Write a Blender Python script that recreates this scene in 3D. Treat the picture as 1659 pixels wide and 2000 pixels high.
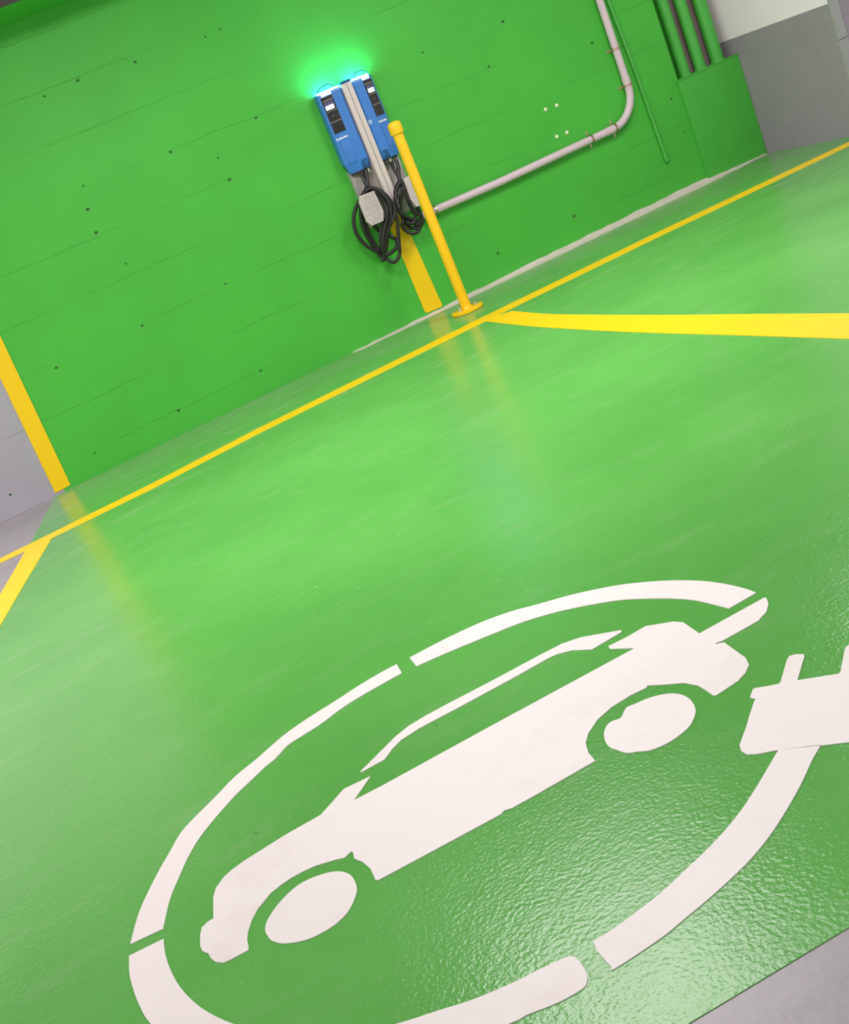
import bpy, bmesh, math, random
from mathutils import Vector, Matrix
from mathutils.geometry import tessellate_polygon

random.seed(7)
for _o in list(bpy.data.objects):
    bpy.data.objects.remove(_o, do_unlink=True)
scene = bpy.context.scene
col = scene.collection

# ------------------------------------------------------------------ camera
CAM_F, CAM_ROLL, CAM_PITCH, CAM_YAW = 2266.29, -0.40875, 0.29968, 0.26017
CAM_LOC = Vector((0.0, -6.6519, 1.0411))
_cy, _sy = math.cos(CAM_YAW), math.sin(CAM_YAW)
_cp, _sp = math.cos(CAM_PITCH), math.sin(CAM_PITCH)
_fwd = Vector((_sy * _cp, _cy * _cp, -_sp))
_rt = Vector((_cy, -_sy, 0))
_up = _rt.cross(_fwd)
_c, _s = math.cos(CAM_ROLL), math.sin(CAM_ROLL)
_r2 = _c * _rt + _s * _up
_u2 = -_s * _rt + _c * _up
cam_data = bpy.data.cameras.new('camera')
cam_data.sensor_fit = 'VERTICAL'
cam_data.sensor_height = 36.0
cam_data.lens = CAM_F * 36.0 / 2000.0
cam_data.clip_start = 0.05
cam = bpy.data.objects.new('camera', cam_data)
col.objects.link(cam)
_m = Matrix((_r2, _u2, -_fwd)).transposed().to_4x4()
_m.translation = CAM_LOC
cam.matrix_world = _m
scene.camera = cam

# ------------------------------------------------------------------ world, lights, exposure
world = bpy.data.worlds.new('garage_ambient')
scene.world = world
world.use_nodes = True
_bg = world.node_tree.nodes['Background']
_bg.inputs[0].default_value = (1.0, 0.93, 0.96, 1)
_bg.inputs[1].default_value = 0.80


def area_light(name, loc, sx, sy, power, color=(1.0, 0.925, 0.95), rot=(0, 0, 0)):
    d = bpy.data.lights.new(name, 'AREA')
    d.shape = 'RECTANGLE'
    d.size, d.size_y = sx, sy
    d.energy = power
    d.color = color
    o = bpy.data.objects.new(name, d)
    o.location = loc
    o.rotation_euler = rot
    col.objects.link(o)
    return o


# ceiling fluorescent of the garage (above the frame), then unseen lamps added as fill
area_light('ceiling_area_light', (1.15, -2.75, 2.66), 1.10, 1.55, 75)
area_light('ceiling_area_light', (3.55, -2.5, 2.66), 0.45, 1.55, 56)  # unseen lamp added to brighten the right-hand walls
area_light('ceiling_area_light', (0.95, -6.9, 2.66), 0.45, 1.55, 14)  # unseen lamp assumed behind the camera, for fill
area_light('ceiling_area_light', (-2.9, -1.75, 2.66), 0.45, 1.55, 130)  # unseen lamp added to brighten the left wall and its floor reflection

scene.view_settings.view_transform = 'Standard'
scene.view_settings.look = 'None'
scene.view_settings.gamma = 1.0
scene.view_settings.use_curve_mapping = False
scene.view_settings.exposure = 0.29

# ------------------------------------------------------------------ outlines of painted shapes, metres on floor (x, y) or wall (x, z)
OUT = {
    'ring_a_out': [(-0.2779, -4.7685), (-0.2555, -4.6995), (-0.2328, -4.6491), (-0.1967, -4.5846), (-0.1662, -4.5379), (-0.1397, -4.4960), (-0.1134, -4.4708), (-0.0458, -4.4246), (0.0054, -4.3878), (0.0597, -4.3648), (0.1336, -4.3284), (0.2018, -4.3112), (0.2652, -4.3040), (0.3305, -4.2940), (0.3788, -4.2906), (0.4293, -4.2928)],
    'ring_a_in': [(-0.2186, -4.7806), (-0.1931, -4.7025), (-0.1656, -4.6466), (-0.1348, -4.5897), (-0.0950, -4.5378), (-0.0194, -4.4719), (0.0298, -4.4417), (0.0662, -4.4201), (0.0952, -4.4077), (0.1311, -4.3818), (0.1708, -4.3762), (0.2142, -4.3705), (0.2675, -4.3543), (0.3120, -4.3484), (0.3741, -4.3476), (0.4215, -4.3479)],
    'ring_b_out': [(-0.2842, -4.8008), (-0.2897, -4.8536), (-0.2885, -4.9111), (-0.2842, -4.9579), (-0.2768, -5.0025), (-0.2505, -5.0930), (-0.1974, -5.1952), (-0.1186, -5.2880), (-0.0201, -5.3634), (0.0754, -5.4109), (0.1617, -5.4414), (0.1830, -5.4451), (0.2233, -5.4577), (0.2591, -5.4614), (0.2715, -5.4523), (0.2778, -5.4350), (0.2796, -5.4064)],
    'ring_b_in': [(-0.2222, -4.8108), (-0.2258, -4.8476), (-0.2259, -4.8905), (-0.2219, -4.9397), (-0.2145, -4.9832), (-0.2021, -5.0302), (-0.1859, -5.0733), (-0.1634, -5.1191), (-0.1231, -5.1844), (-0.0688, -5.2499), (-0.0115, -5.2939), (0.0438, -5.3245), (0.0888, -5.3435), (0.1393, -5.3651), (0.1923, -5.3802), (0.2370, -5.3882), (0.2737, -5.3975)],
    'ring_c_out': [(0.4615, -4.2964), (0.5510, -4.3033), (0.6372, -4.3205), (0.7065, -4.3500), (0.7515, -4.3825), (0.8183, -4.4274), (0.8667, -4.4689), (0.9159, -4.5209), (0.9677, -4.6006), (0.9997, -4.6703), (1.0163, -4.7290), (1.0244, -4.7805), (1.0268, -4.8127), (1.0261, -4.8367)],
    'ring_c_in': [(0.4557, -4.3553), (0.5094, -4.3684), (0.5714, -4.3863), (0.6325, -4.4062), (0.6927, -4.4273), (0.7601, -4.4675), (0.8190, -4.5190), (0.8699, -4.5752), (0.9049, -4.6355), (0.9295, -4.6862), (0.9484, -4.7427), (0.9573, -4.8041), (0.9611, -4.8343)],
    'ring_d_in': [(0.7281, -5.2735), (0.7021, -5.2886), (0.6522, -5.3174), (0.6074, -5.3409), (0.5614, -5.3597), (0.5207, -5.3722), (0.4769, -5.3826), (0.4343, -5.3927), (0.3923, -5.3979), (0.3495, -5.4012), (0.3121, -5.4001)],
    'ring_d_out': [(0.7733, -5.3180), (0.7418, -5.3354), (0.6948, -5.3661), (0.6453, -5.3943), (0.5963, -5.4185), (0.5502, -5.4356), (0.5127, -5.4451), (0.4656, -5.4539), (0.4233, -5.4596), (0.3804, -5.4649), (0.3088, -5.4641), (0.3056, -5.4570), (0.3062, -5.4197)],
    'plug': [(0.7728, -5.3193), (0.8013, -5.3467), (0.8345, -5.3780), (0.8533, -5.3748), (0.9043, -5.3361), (0.9695, -5.2812), (0.9743, -5.2893), (0.9923, -5.2752), (0.9933, -5.2655), (0.9453, -5.2232), (1.0025, -5.1729), (1.0050, -5.1581), (0.9918, -5.1405), (0.9819, -5.1420), (0.9769, -5.1426), (0.9232, -5.1915), (0.9181, -5.1944), (0.8687, -5.1488), (0.9234, -5.1013), (0.9274, -5.0957), (0.9203, -5.0830), (0.9106, -5.0771), (0.8992, -5.0841), (0.8512, -5.1272), (0.8450, -5.1296), (0.8295, -5.1173), (0.8158, -5.1043), (0.8116, -5.1031), (0.7944, -5.1172), (0.7927, -5.1228), (0.7959, -5.1298), (0.7876, -5.1364), (0.7637, -5.1569), (0.7370, -5.1815), (0.7004, -5.2119), (0.6924, -5.2261), (0.6919, -5.2414), (0.7021, -5.2539), (0.7281, -5.2735)],
    'car': [(-0.1343, -4.8380), (-0.1458, -4.8381), (-0.1573, -4.8443), (-0.1636, -4.8619), (-0.1694, -4.8925), (-0.1686, -4.9090), (-0.1607, -4.9252), (-0.1602, -4.9392), (-0.1545, -4.9581), (-0.1441, -4.9715), (-0.1319, -4.9743), (-0.1021, -4.9779), (-0.0996, -4.9710), (-0.0968, -4.9474), (-0.0908, -4.9298), (-0.0786, -4.9059), (-0.0624, -4.8855), (-0.0329, -4.8637), (-0.0129, -4.8578), (0.0083, -4.8553), (0.0304, -4.8570), (0.0533, -4.8623), (0.0873, -4.8798), (0.1001, -4.8888), (0.1075, -4.8863), (0.1160, -4.8826), (0.1176, -4.8887), (0.1135, -4.9076), (0.1216, -4.9291), (0.1261, -4.9608), (0.1242, -4.9795), (0.1223, -4.9983), (0.1267, -5.0020), (0.2361, -5.0140), (0.3491, -5.0257), (0.3569, -5.0212), (0.3698, -5.0274), (0.4186, -5.0315), (0.5292, -5.0377), (0.5338, -5.0056), (0.5462, -4.9751), (0.5639, -4.9541), (0.5972, -4.9311), (0.6339, -4.9199), (0.6751, -4.9190), (0.7078, -4.9246), (0.7127, -4.9205), (0.7336, -4.9488), (0.7558, -4.9762), (0.7649, -5.0063), (0.7639, -5.0312), (0.7612, -5.0575), (0.7649, -5.0616), (0.8130, -5.0592), (0.8369, -5.0497), (0.8557, -5.0350), (0.8667, -5.0109), (0.8726, -4.9713), (0.8788, -4.9302), (0.8676, -4.9215), (0.8679, -4.9168), (0.8808, -4.9226), (0.9598, -4.9274), (0.9894, -4.9150), (1.0098, -4.8953), (1.0224, -4.8734), (1.0212, -4.8679), (0.8740, -4.8578), (0.8827, -4.7906), (0.8740, -4.7677), (0.8338, -4.7270), (0.7893, -4.7263), (0.7484, -4.7203), (0.7443, -4.7331), (0.7735, -4.7803), (0.4601, -4.7556), (0.2296, -4.7399), (0.1715, -4.7330), (0.2235, -4.6853), (0.1690, -4.6756), (0.1334, -4.6997), (0.1075, -4.7166), (0.0346, -4.7141), (-0.0492, -4.7193), (-0.0743, -4.7244), (-0.0926, -4.7326), (-0.1127, -4.7525), (-0.1222, -4.7760), (-0.1286, -4.8070)],
    'roof': [(0.2140, -4.6486), (0.2751, -4.6156), (0.3106, -4.5965), (0.3454, -4.5852), (0.3852, -4.5836), (0.4312, -4.5866), (0.5401, -4.5979), (0.6482, -4.6055), (0.6991, -4.6117), (0.7352, -4.6287), (0.7983, -4.6903), (0.7947, -4.6972), (0.7221, -4.6973), (0.6966, -4.6580), (0.6716, -4.6405), (0.6541, -4.6362), (0.5670, -4.6331), (0.4404, -4.6243), (0.3586, -4.6166), (0.3147, -4.6212), (0.2906, -4.6341), (0.2643, -4.6558), (0.2148, -4.6529)],
    'wheel_a': [(-0.0655, -4.9529), (-0.0554, -4.9305), (-0.0283, -4.9053), (0.0025, -4.8900), (0.0263, -4.8879), (0.0545, -4.8970), (0.0798, -4.9155), (0.0934, -4.9445), (0.0928, -4.9803), (0.0836, -5.0051), (0.0602, -5.0331), (0.0348, -5.0441), (0.0094, -5.0450), (-0.0172, -5.0381), (-0.0469, -5.0165), (-0.0621, -4.9924), (-0.0660, -4.9721)],
    'wheel_b': [(0.5815, -4.9804), (0.5972, -4.9641), (0.6109, -4.9604), (0.6255, -4.9661), (0.6487, -4.9475), (0.6648, -4.9511), (0.6877, -4.9571), (0.7073, -4.9681), (0.7214, -4.9821), (0.7308, -5.0025), (0.7311, -5.0306), (0.7198, -5.0629), (0.7020, -5.0836), (0.6807, -5.0979), (0.6544, -5.1040), (0.6294, -5.1040), (0.6037, -5.0957), (0.5889, -5.0801), (0.5753, -5.0671), (0.5689, -5.0420), (0.5658, -5.0264), (0.5696, -5.0055)],
    'right_band_up': [(2.3509, -1.0600), (2.3232, -1.4163), (2.3099, -1.7196), (2.3088, -2.5414), (2.3217, -3.1880), (2.3283, -3.6437)],
    'right_band_lo': [(2.2230, -0.9486), (2.1747, -1.6428), (2.1561, -2.1819), (2.1466, -2.6594), (2.1485, -3.3193), (2.1476, -3.8453)],
    'left_band_r': [(-0.2125, -1.0869), (-0.3652, -1.7147), (-0.4826, -2.2136)],
    'left_band_l': [(-0.3410, -1.0750), (-0.4118, -1.4175), (-0.4765, -1.7155)],
    'thin_up': [(-0.4675, -0.9756), (-0.2243, -0.9761), (0.3212, -0.9629), (0.8975, -0.8857), (1.4961, -0.8698), (2.2942, -0.8453), (3.4742, -0.8675), (4.0911, -0.9188), (4.7373, -0.9572)],
    'thin_lo': [(-0.4688, -1.0803), (-0.2306, -1.0934), (0.3018, -1.0954), (0.8640, -1.0248), (1.4473, -1.0131), (2.2238, -0.9942), (3.3795, -1.0084), (3.9910, -1.0468), (4.6338, -1.0726)],
    'wall_band_mid': [(2.2665, 0.5454), (2.3690, 0.4916), (2.3877, 0.0240), (2.3779, 0.0183), (2.2813, 0.0211), (2.2687, 0.0333)],
    'wall_band_end': [(-0.0950, 0.6999), (0.0083, 0.9004), (-0.0319, 0.0189), (-0.1251, 0.0149)],
    'cable_l': [(2.2048, -0.1000, 0.9282), (2.1970, -0.1000, 0.8888), (2.1863, -0.1200, 0.8361), (2.1323, -0.1300, 0.7989), (2.0722, -0.1200, 0.7478), (2.0408, -0.1100, 0.6938), (2.0313, -0.1000, 0.6211), (2.0611, -0.0900, 0.5374), (2.1042, -0.0900, 0.4814), (2.1285, -0.0900, 0.4363), (2.1544, -0.1100, 0.4718), (2.1873, -0.1300, 0.5384), (2.2303, -0.1500, 0.6126), (2.2614, -0.1600, 0.6824), (2.2544, -0.1600, 0.7497), (2.2256, -0.1500, 0.8050), (2.1875, -0.1400, 0.8244), (2.1401, -0.1200, 0.7936), (2.1039, -0.1000, 0.7211), (2.0855, -0.0900, 0.6209), (2.1011, -0.0800, 0.5274), (2.1238, -0.0800, 0.4483), (2.1319, -0.0900, 0.4286), (2.1549, -0.1200, 0.4962), (2.2010, -0.1400, 0.5695), (2.2587, -0.1500, 0.6226), (2.2851, -0.1500, 0.6736), (2.2722, -0.1500, 0.7434), (2.2376, -0.1400, 0.8012), (2.1953, -0.1300, 0.8192), (2.1417, -0.1000, 0.7672), (2.1184, -0.0800, 0.6858), (2.1110, -0.0700, 0.5866), (2.1204, -0.0800, 0.4941), (2.1197, -0.0900, 0.4243), (2.1318, -0.1000, 0.4440), (2.1472, -0.1300, 0.5177), (2.1863, -0.1500, 0.5905), (2.2238, -0.1600, 0.6516), (2.2405, -0.1500, 0.7256), (2.2186, -0.1400, 0.7966), (2.1950, -0.1100, 0.8030), (2.1600, -0.0600, 0.7170), (2.1646, -0.0600, 0.6215), (2.1885, -0.0700, 0.5606), (2.2211, -0.0900, 0.5269), (2.2430, -0.1000, 0.4919), (2.2171, -0.1100, 0.4580), (2.1622, -0.1100, 0.4433), (2.1390, -0.1000, 0.4599), (2.1375, -0.1100, 0.5104), (2.1758, -0.1300, 0.5962), (2.2421, -0.1400, 0.6457), (2.2795, -0.1400, 0.6148), (2.2563, -0.1300, 0.5316), (2.2359, -0.1200, 0.4621), (2.2244, -0.1100, 0.4201), (2.1861, -0.1100, 0.3888), (2.1563, -0.1000, 0.3987), (2.1413, -0.0900, 0.4341), (2.1340, -0.0900, 0.4562)],
    'cable_r': [(2.3896, -0.1000, 0.9101), (2.3907, -0.1000, 0.8669), (2.3854, -0.1300, 0.8043), (2.3445, -0.1400, 0.7521), (2.3125, -0.1400, 0.7035), (2.3128, -0.1300, 0.6423), (2.3506, -0.1200, 0.5871), (2.3975, -0.1200, 0.5522), (2.4070, -0.1100, 0.5175), (2.3846, -0.1000, 0.4896), (2.3475, -0.1000, 0.4924), (2.3200, -0.0900, 0.5235), (2.3114, -0.0900, 0.5586), (2.3380, -0.0900, 0.5947), (2.3259, -0.1000, 0.6613), (2.3256, -0.1100, 0.7226), (2.3598, -0.1300, 0.7777), (2.4003, -0.1400, 0.7850), (2.4160, -0.1400, 0.7357), (2.4166, -0.1400, 0.6674), (2.4261, -0.1300, 0.6022), (2.4287, -0.1200, 0.5519), (2.3946, -0.1100, 0.5290), (2.3583, -0.1000, 0.5636), (2.3315, -0.1000, 0.6122), (2.3154, -0.1200, 0.6855), (2.3352, -0.1400, 0.7466), (2.3769, -0.1500, 0.7871), (2.3885, -0.1500, 0.7518), (2.3831, -0.1500, 0.6862), (2.3931, -0.1400, 0.6149), (2.4203, -0.1300, 0.5734), (2.4275, -0.1200, 0.5335), (2.3971, -0.1000, 0.5097), (2.3477, -0.0900, 0.5309), (2.3315, -0.0900, 0.5880), (2.3340, -0.1100, 0.6571), (2.3584, -0.1400, 0.7219), (2.3798, -0.1500, 0.7553), (2.3820, -0.1500, 0.6991), (2.3844, -0.1400, 0.6340), (2.3921, -0.1300, 0.5724), (2.3640, -0.1200, 0.5472), (2.3283, -0.1200, 0.5682)],
    'lead_l': [(2.2260, -0.1000, 0.9229), (2.2136, -0.1100, 0.8811), (2.1995, -0.1200, 0.8430), (2.1974, -0.1100, 0.8082), (2.1953, -0.0700, 0.7575)],
    'lead_r': [(2.4215, -0.1000, 0.9128), (2.4172, -0.1100, 0.8735), (2.4002, -0.1200, 0.8363), (2.3896, -0.1200, 0.7975), (2.3988, -0.0900, 0.7539)],
    'holder_l': [(2.1108, 0.8092), (2.1997, 0.8048), (2.2065, 0.6829), (2.1852, 0.6320), (2.1125, 0.6331), (2.0934, 0.6628), (2.0951, 0.7746)],
}


# ------------------------------------------------------------------ material helpers


def new_mat(name):
    m = bpy.data.materials.new(name)
    m.use_nodes = True
    nt = m.node_tree
    b = nt.nodes['Principled BSDF']
    return m, nt, b


def plain(name, rgb, rough=0.5, metal=0.0, spec=0.5, vary=0.06, scale=30.0, bump=0.0, bscale=200.0):
    """painted or moulded surface with a little tonal variation"""
    m, nt, b = new_mat(name)
    geo = nt.nodes.new('ShaderNodeNewGeometry')
    n = nt.nodes.new('ShaderNodeTexNoise')
    n.inputs['Scale'].default_value = scale
    n.inputs['Detail'].default_value = 4
    nt.links.new(geo.outputs['Position'], n.inputs['Vector'])
    r = nt.nodes.new('ShaderNodeMix')
    r.data_type = 'RGBA'
    r.inputs[6].default_value = (*[c * (1 - vary) for c in rgb], 1)
    r.inputs[7].default_value = (*[min(1, c * (1 + vary)) for c in rgb], 1)
    nt.links.new(n.outputs['Fac'], r.inputs[0])
    nt.links.new(r.outputs[2], b.inputs['Base Color'])
    b.inputs['Roughness'].default_value = rough
    b.inputs['Metallic'].default_value = metal
    b.inputs['Specular IOR Level'].default_value = spec
    if bump > 0:
        n2 = nt.nodes.new('ShaderNodeTexNoise')
        n2.inputs['Scale'].default_value = bscale
        nt.links.new(geo.outputs['Position'], n2.inputs['Vector'])
        bp = nt.nodes.new('ShaderNodeBump')
        bp.inputs['Strength'].default_value = bump
        bp.inputs['Distance'].default_value = 0.002
        nt.links.new(n2.outputs['Fac'], bp.inputs['Height'])
        nt.links.new(bp.outputs['Normal'], b.inputs['Normal'])
    return m


class NT:
    """small wrapper to build node graphs"""

    def __init__(self, nt):
        self.nt = nt

    def node(self, t, **kw):
        n = self.nt.nodes.new(t)
        for k, v in kw.items():
            setattr(n, k, v)
        return n

    def link(self, a, b):
        self.nt.links.new(a, b)

    def put(self, sock, v):
        if isinstance(v, (int, float)):
            sock.default_value = v
        elif isinstance(v, tuple):
            sock.default_value = v
        else:
            self.link(v, sock)

    def math(self, op, a, b=0.0, c=0.0, clamp=False):
        n = self.node('ShaderNodeMath', operation=op)
        n.use_clamp = clamp
        self.put(n.inputs[0], a)
        self.put(n.inputs[1], b)
        self.put(n.inputs[2], c)
        return n.outputs[0]

    def noise(self, vec, scale, detail=3.0, rough=0.5, dist=0.0):
        n = self.node('ShaderNodeTexNoise')
        self.link(vec, n.inputs['Vector'])
        n.inputs['Scale'].default_value = scale
        n.inputs['Detail'].default_value = detail
        n.inputs['Roughness'].default_value = rough
        n.inputs['Distortion'].default_value = dist
        return n.outputs['Fac']

    def scale(self, vec, s, off=(0, 0, 0)):
        n = self.node('ShaderNodeMapping')
        self.link(vec, n.inputs['Vector'])
        n.inputs['Scale'].default_value = s
        n.inputs['Location'].default_value = off
        return n.outputs['Vector']

    def ramp(self, v, a, b, lo=0.0, hi=1.0):
        n = self.node('ShaderNodeMapRange')
        n.interpolation_type = 'SMOOTHSTEP'
        self.put(n.inputs['Value'], v)
        n.inputs['From Min'].default_value = a
        n.inputs['From Max'].default_value = b
        n.inputs['To Min'].default_value = lo
        n.inputs['To Max'].default_value = hi
        return n.outputs['Result']

    def mix(self, f, a, b):
        n = self.node('ShaderNodeMix', data_type='RGBA')
        self.put(n.inputs[0], f)
        self.put(n.inputs[6], (*a, 1) if isinstance(a, tuple) else a)
        self.put(n.inputs[7], (*b, 1) if isinstance(b, tuple) else b)
        return n.outputs[2]

    def bump(self, h, strength, dist):
        n = self.node('ShaderNodeBump')
        n.inputs['Strength'].default_value = strength
        n.inputs['Distance'].default_value = dist
        self.link(h, n.inputs['Height'])
        return n.outputs['Normal']


def wall_paint(name, rgb, line_rgb, line_amt=0.6):
    """painted board-marked concrete: cast lines, pits, soft blotches"""
    m, nt, b = new_mat(name)
    g = NT(nt)
    pos = g.node('ShaderNodeNewGeometry').outputs['Position']
    sep = g.node('ShaderNodeSeparateXYZ')
    g.link(pos, sep.inputs[0])
    wob = g.noise(g.scale(pos, (3.0, 3.0, 0.3)), 1.6, 3)
    fine = g.noise(g.scale(pos, (60, 60, 6)), 1.0, 2)
    z = g.math('ADD', sep.outputs['Z'], g.math('MULTIPLY', g.math('SUBTRACT', wob, 0.5), 0.03))
    z = g.math('ADD', z, g.math('MULTIPLY', g.math('SUBTRACT', fine, 0.5), 0.006))
    fr = g.math('FRACT', g.math('ADD', g.math('DIVIDE', g.math('SUBTRACT', z, 0.135), 0.258), 0.5))
    d = g.math('MULTIPLY', g.math('ABSOLUTE', g.math('SUBTRACT', fr, 0.5)), 0.258)
    line = g.ramp(d, 0.0015, 0.0052, 1.0, 0.0)
    mask = g.ramp(g.noise(g.scale(pos, (0.7, 0.7, 7.0)), 1.3, 2, 0.5), 0.42, 0.62)
    line = g.math('MULTIPLY', line, g.math('MULTIPLY', mask, g.ramp(g.noise(pos, 24, 2), 0.1, 0.6, 0.3, 1.0)))
    blot = g.noise(pos, 1.7, 5, 0.6)
    grain = g.noise(pos, 90, 3, 0.7)
    pits = g.ramp(g.noise(pos, 42, 2, 0.4), 0.735, 0.80)
    c = g.mix(g.ramp(blot, 0.3, 0.7), tuple(x * 0.95 for x in rgb), tuple(min(1, x * 1.05) for x in rgb))
    c = g.mix(g.math('MULTIPLY', g.ramp(grain, 0.3, 0.75), 0.10), c, tuple(x * 0.6 for x in rgb))
    c = g.mix(g.math('MULTIPLY', pits, 0.35), c, line_rgb)
    c = g.mix(g.math('MULTIPLY', line, line_amt), c, line_rgb)
    g.link(c, b.inputs['Base Color'])
    b.inputs['Roughness'].default_value = 0.5
    b.inputs['Specular IOR Level'].default_value = 0.35
    h = g.math('SUBTRACT', g.math('MULTIPLY', grain, 0.25), line)
    h = g.math('ADD', h, g.math('MULTIPLY', g.noise(pos, 9, 4), 0.6))
    g.link(g.bump(h, 0.35, 0.003), b.inputs['Normal'])
    return m


def floor_paint(name):
    """glossy green epoxy with pale scuffs and a pebbly skin"""
    m, nt, b = new_mat(name)
    g = NT(nt)
    pos = g.node('ShaderNodeNewGeometry').outputs['Position']
    sep = g.node('ShaderNodeSeparateXYZ')
    g.link(pos, sep.inputs[0])
    base = g.mix(g.ramp(g.noise(pos, 1.3, 5, 0.6), 0.3, 0.7), (0.10, 0.365, 0.068), (0.125, 0.425, 0.085))
    # pale wheel and mop scuffs, long across the bay
    sc = g.noise(g.scale(pos, (2.2, 7.0, 1.0)), 1.4, 6, 0.68, 0.4)
    scuff = g.ramp(sc, 0.50, 0.74)
    near = g.ramp(sep.outputs['Y'], -2.6, -0.6, 0.30, 1.0)
    c = g.mix(g.math('MULTIPLY', g.math('MULTIPLY', scuff, near), 0.55), base, (0.34, 0.44, 0.27))
    dust = g.ramp(sep.outputs['Y'], -0.85, -0.1, 0.0, 0.55)
    c = g.mix(g.math('MULTIPLY', dust, g.ramp(g.noise(g.scale(pos, (1.5, 14, 1)), 1.5, 5, 0.65), 0.3, 0.65)), c, (0.30, 0.36, 0.25))
    # scattered chips and dust specks
    sp = g.noise(pos, 75, 2, 0.5)
    grp = g.ramp(g.noise(pos, 2.1, 3), 0.45, 0.7)
    speck = g.math('MULTIPLY', g.ramp(sp, 0.66, 0.76), grp)
    c = g.mix(g.math('MULTIPLY', speck, 0.45), c, (0.55, 0.66, 0.46))
    dk = g.ramp(g.noise(g.scale(pos, (1, 1, 1), (3.1, 1.7, 0)), 26, 2, 0.4), 0.76, 0.80)
    c = g.mix(g.math('MULTIPLY', dk, 0.35), c, (0.05, 0.15, 0.04))
    g.link(c, b.inputs['Base Color'])
    rg = g.ramp(g.noise(pos, 3.0, 4), 0.3, 0.7, 0.16, 0.23)
    g.link(rg, b.inputs['Roughness'])
    b.inputs['Specular IOR Level'].default_value = 0.23
    h = g.math('ADD', g.noise(pos, 135, 2, 0.5), g.math('MULTIPLY', g.noise(pos, 35, 3, 0.5), 0.55))
    g.link(g.bump(h, 0.36, 0.002), b.inputs['Normal'])
    return m


def concrete(name, a, b2, rough=0.4, sx=1.0):
    m, nt, b = new_mat(name)
    g = NT(nt)
    pos = g.node('ShaderNodeNewGeometry').outputs['Position']
    v = g.scale(pos, (sx, 4.0 * sx, 1.0))
    c = g.mix(g.ramp(g.noise(v, 1.8, 6, 0.65), 0.3, 0.72), a, b2)
    c = g.mix(g.math('MULTIPLY', g.ramp(g.noise(pos, 110, 2, 0.6), 0.55, 0.8), 0.25), c, tuple(x * 0.7 for x in a))
    g.link(c, b.inputs['Base Color'])
    b.inputs['Roughness'].default_value = rough
    g.link(g.bump(g.noise(pos, 80, 3), 0.15, 0.002), b.inputs['Normal'])
    return m


def line_paint(name, rgb, worn, amt=0.35, rough=0.42, edge=False):
    """road paint with tyre dust and worn specks"""
    m, nt, b = new_mat(name)
    g = NT(nt)
    pos = g.node('ShaderNodeNewGeometry').outputs['Position']
    sm = g.ramp(g.noise(pos, 3.2, 6, 0.7), 0.48, 0.80)
    c = g.mix(g.math('MULTIPLY', sm, amt), rgb, worn)
    spots = g.ramp(g.noise(pos, 60, 3, 0.6), 0.68, 0.78)
    c = g.mix(g.math('MULTIPLY', g.math('MULTIPLY', spots, sm), amt), c, tuple(x * 0.55 for x in worn))
    g.link(c, b.inputs['Base Color'])
    b.inputs['Roughness'].default_value = rough
    b.inputs['Specular IOR Level'].default_value = 0.4
    g.link(g.bump(g.noise(pos, 140, 2), 0.10, 0.0015), b.inputs['Normal'])
    return m


def glow(name, rgb, strength):
    m, nt, b = new_mat(name)
    b.inputs['Base Color'].default_value = (*rgb, 1)
    b.inputs['Emission Color'].default_value = (*rgb, 1)
    b.inputs['Emission Strength'].default_value = strength
    b.inputs['Roughness'].default_value = 0.3
    return m


def print_mat(name, paper, ink):
    """instruction label: rows of small unreadable print"""
    m, nt, b = new_mat(name)
    g = NT(nt)
    tc = g.node('ShaderNodeNewGeometry').outputs['Position']
    sep = g.node('ShaderNodeSeparateXYZ')
    g.link(tc, sep.inputs[0])
    rowf = g.math('DIVIDE', sep.outputs['Z'], 0.0125)
    row = g.math('FLOOR', rowf)
    inrow = g.ramp(g.math('ABSOLUTE', g.math('SUBTRACT', g.math('FRACT', rowf), 0.5)), 0.2, 0.32, 1.0, 0.0)
    comb = g.node('ShaderNodeCombineXYZ')
    g.link(g.math('MULTIPLY', sep.outputs['X'], 190.0), comb.inputs[0])
    g.link(g.math('MULTIPLY', row, 7.3), comb.inputs[1])
    letters = g.ramp(g.noise(comb.outputs[0], 1.0, 2), 0.42, 0.52)
    c = g.mix(g.math('MULTIPLY', g.math('MULTIPLY', inrow, letters), 0.75), paper, ink)
    g.link(c, b.inputs['Base Color'])
    b.inputs['Roughness'].default_value = 0.5
    return m


M = {}
M['green_wall'] = wall_paint('green wall paint', (0.066, 0.455, 0.045), (0.028, 0.20, 0.022), 0.32)
M['grey_wall'] = wall_paint('grey wall paint', (0.37, 0.355, 0.40), (0.25, 0.24, 0.25), 0.4)
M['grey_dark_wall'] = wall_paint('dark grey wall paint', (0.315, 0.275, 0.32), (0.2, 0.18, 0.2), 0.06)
M['white_wall'] = wall_paint('white wall paint', (0.92, 0.80, 0.88), (0.6, 0.57, 0.54), 0.2)
M['niche'] = concrete('dark raw concrete', (0.26, 0.185, 0.18), (0.36, 0.27, 0.26), 0.8)
M['green_plain'] = plain('green painted render', (0.062, 0.42, 0.045), 0.5, vary=0.07, scale=7, bump=0.12, bscale=90)
M['ceiling'] = concrete('ceiling concrete', (0.30, 0.28, 0.27), (0.38, 0.36, 0.35), 0.8)
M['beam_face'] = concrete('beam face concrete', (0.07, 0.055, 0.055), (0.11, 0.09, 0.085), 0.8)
M['green_floor'] = floor_paint('green epoxy floor')
M['grey_floor'] = concrete('grey floor', (0.255, 0.235, 0.25), (0.33, 0.305, 0.325), 0.38)
M['kerb'] = concrete('pale unpainted mortar', (0.62, 0.53, 0.48), (0.72, 0.63, 0.58), 0.8, 4.0)
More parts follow.
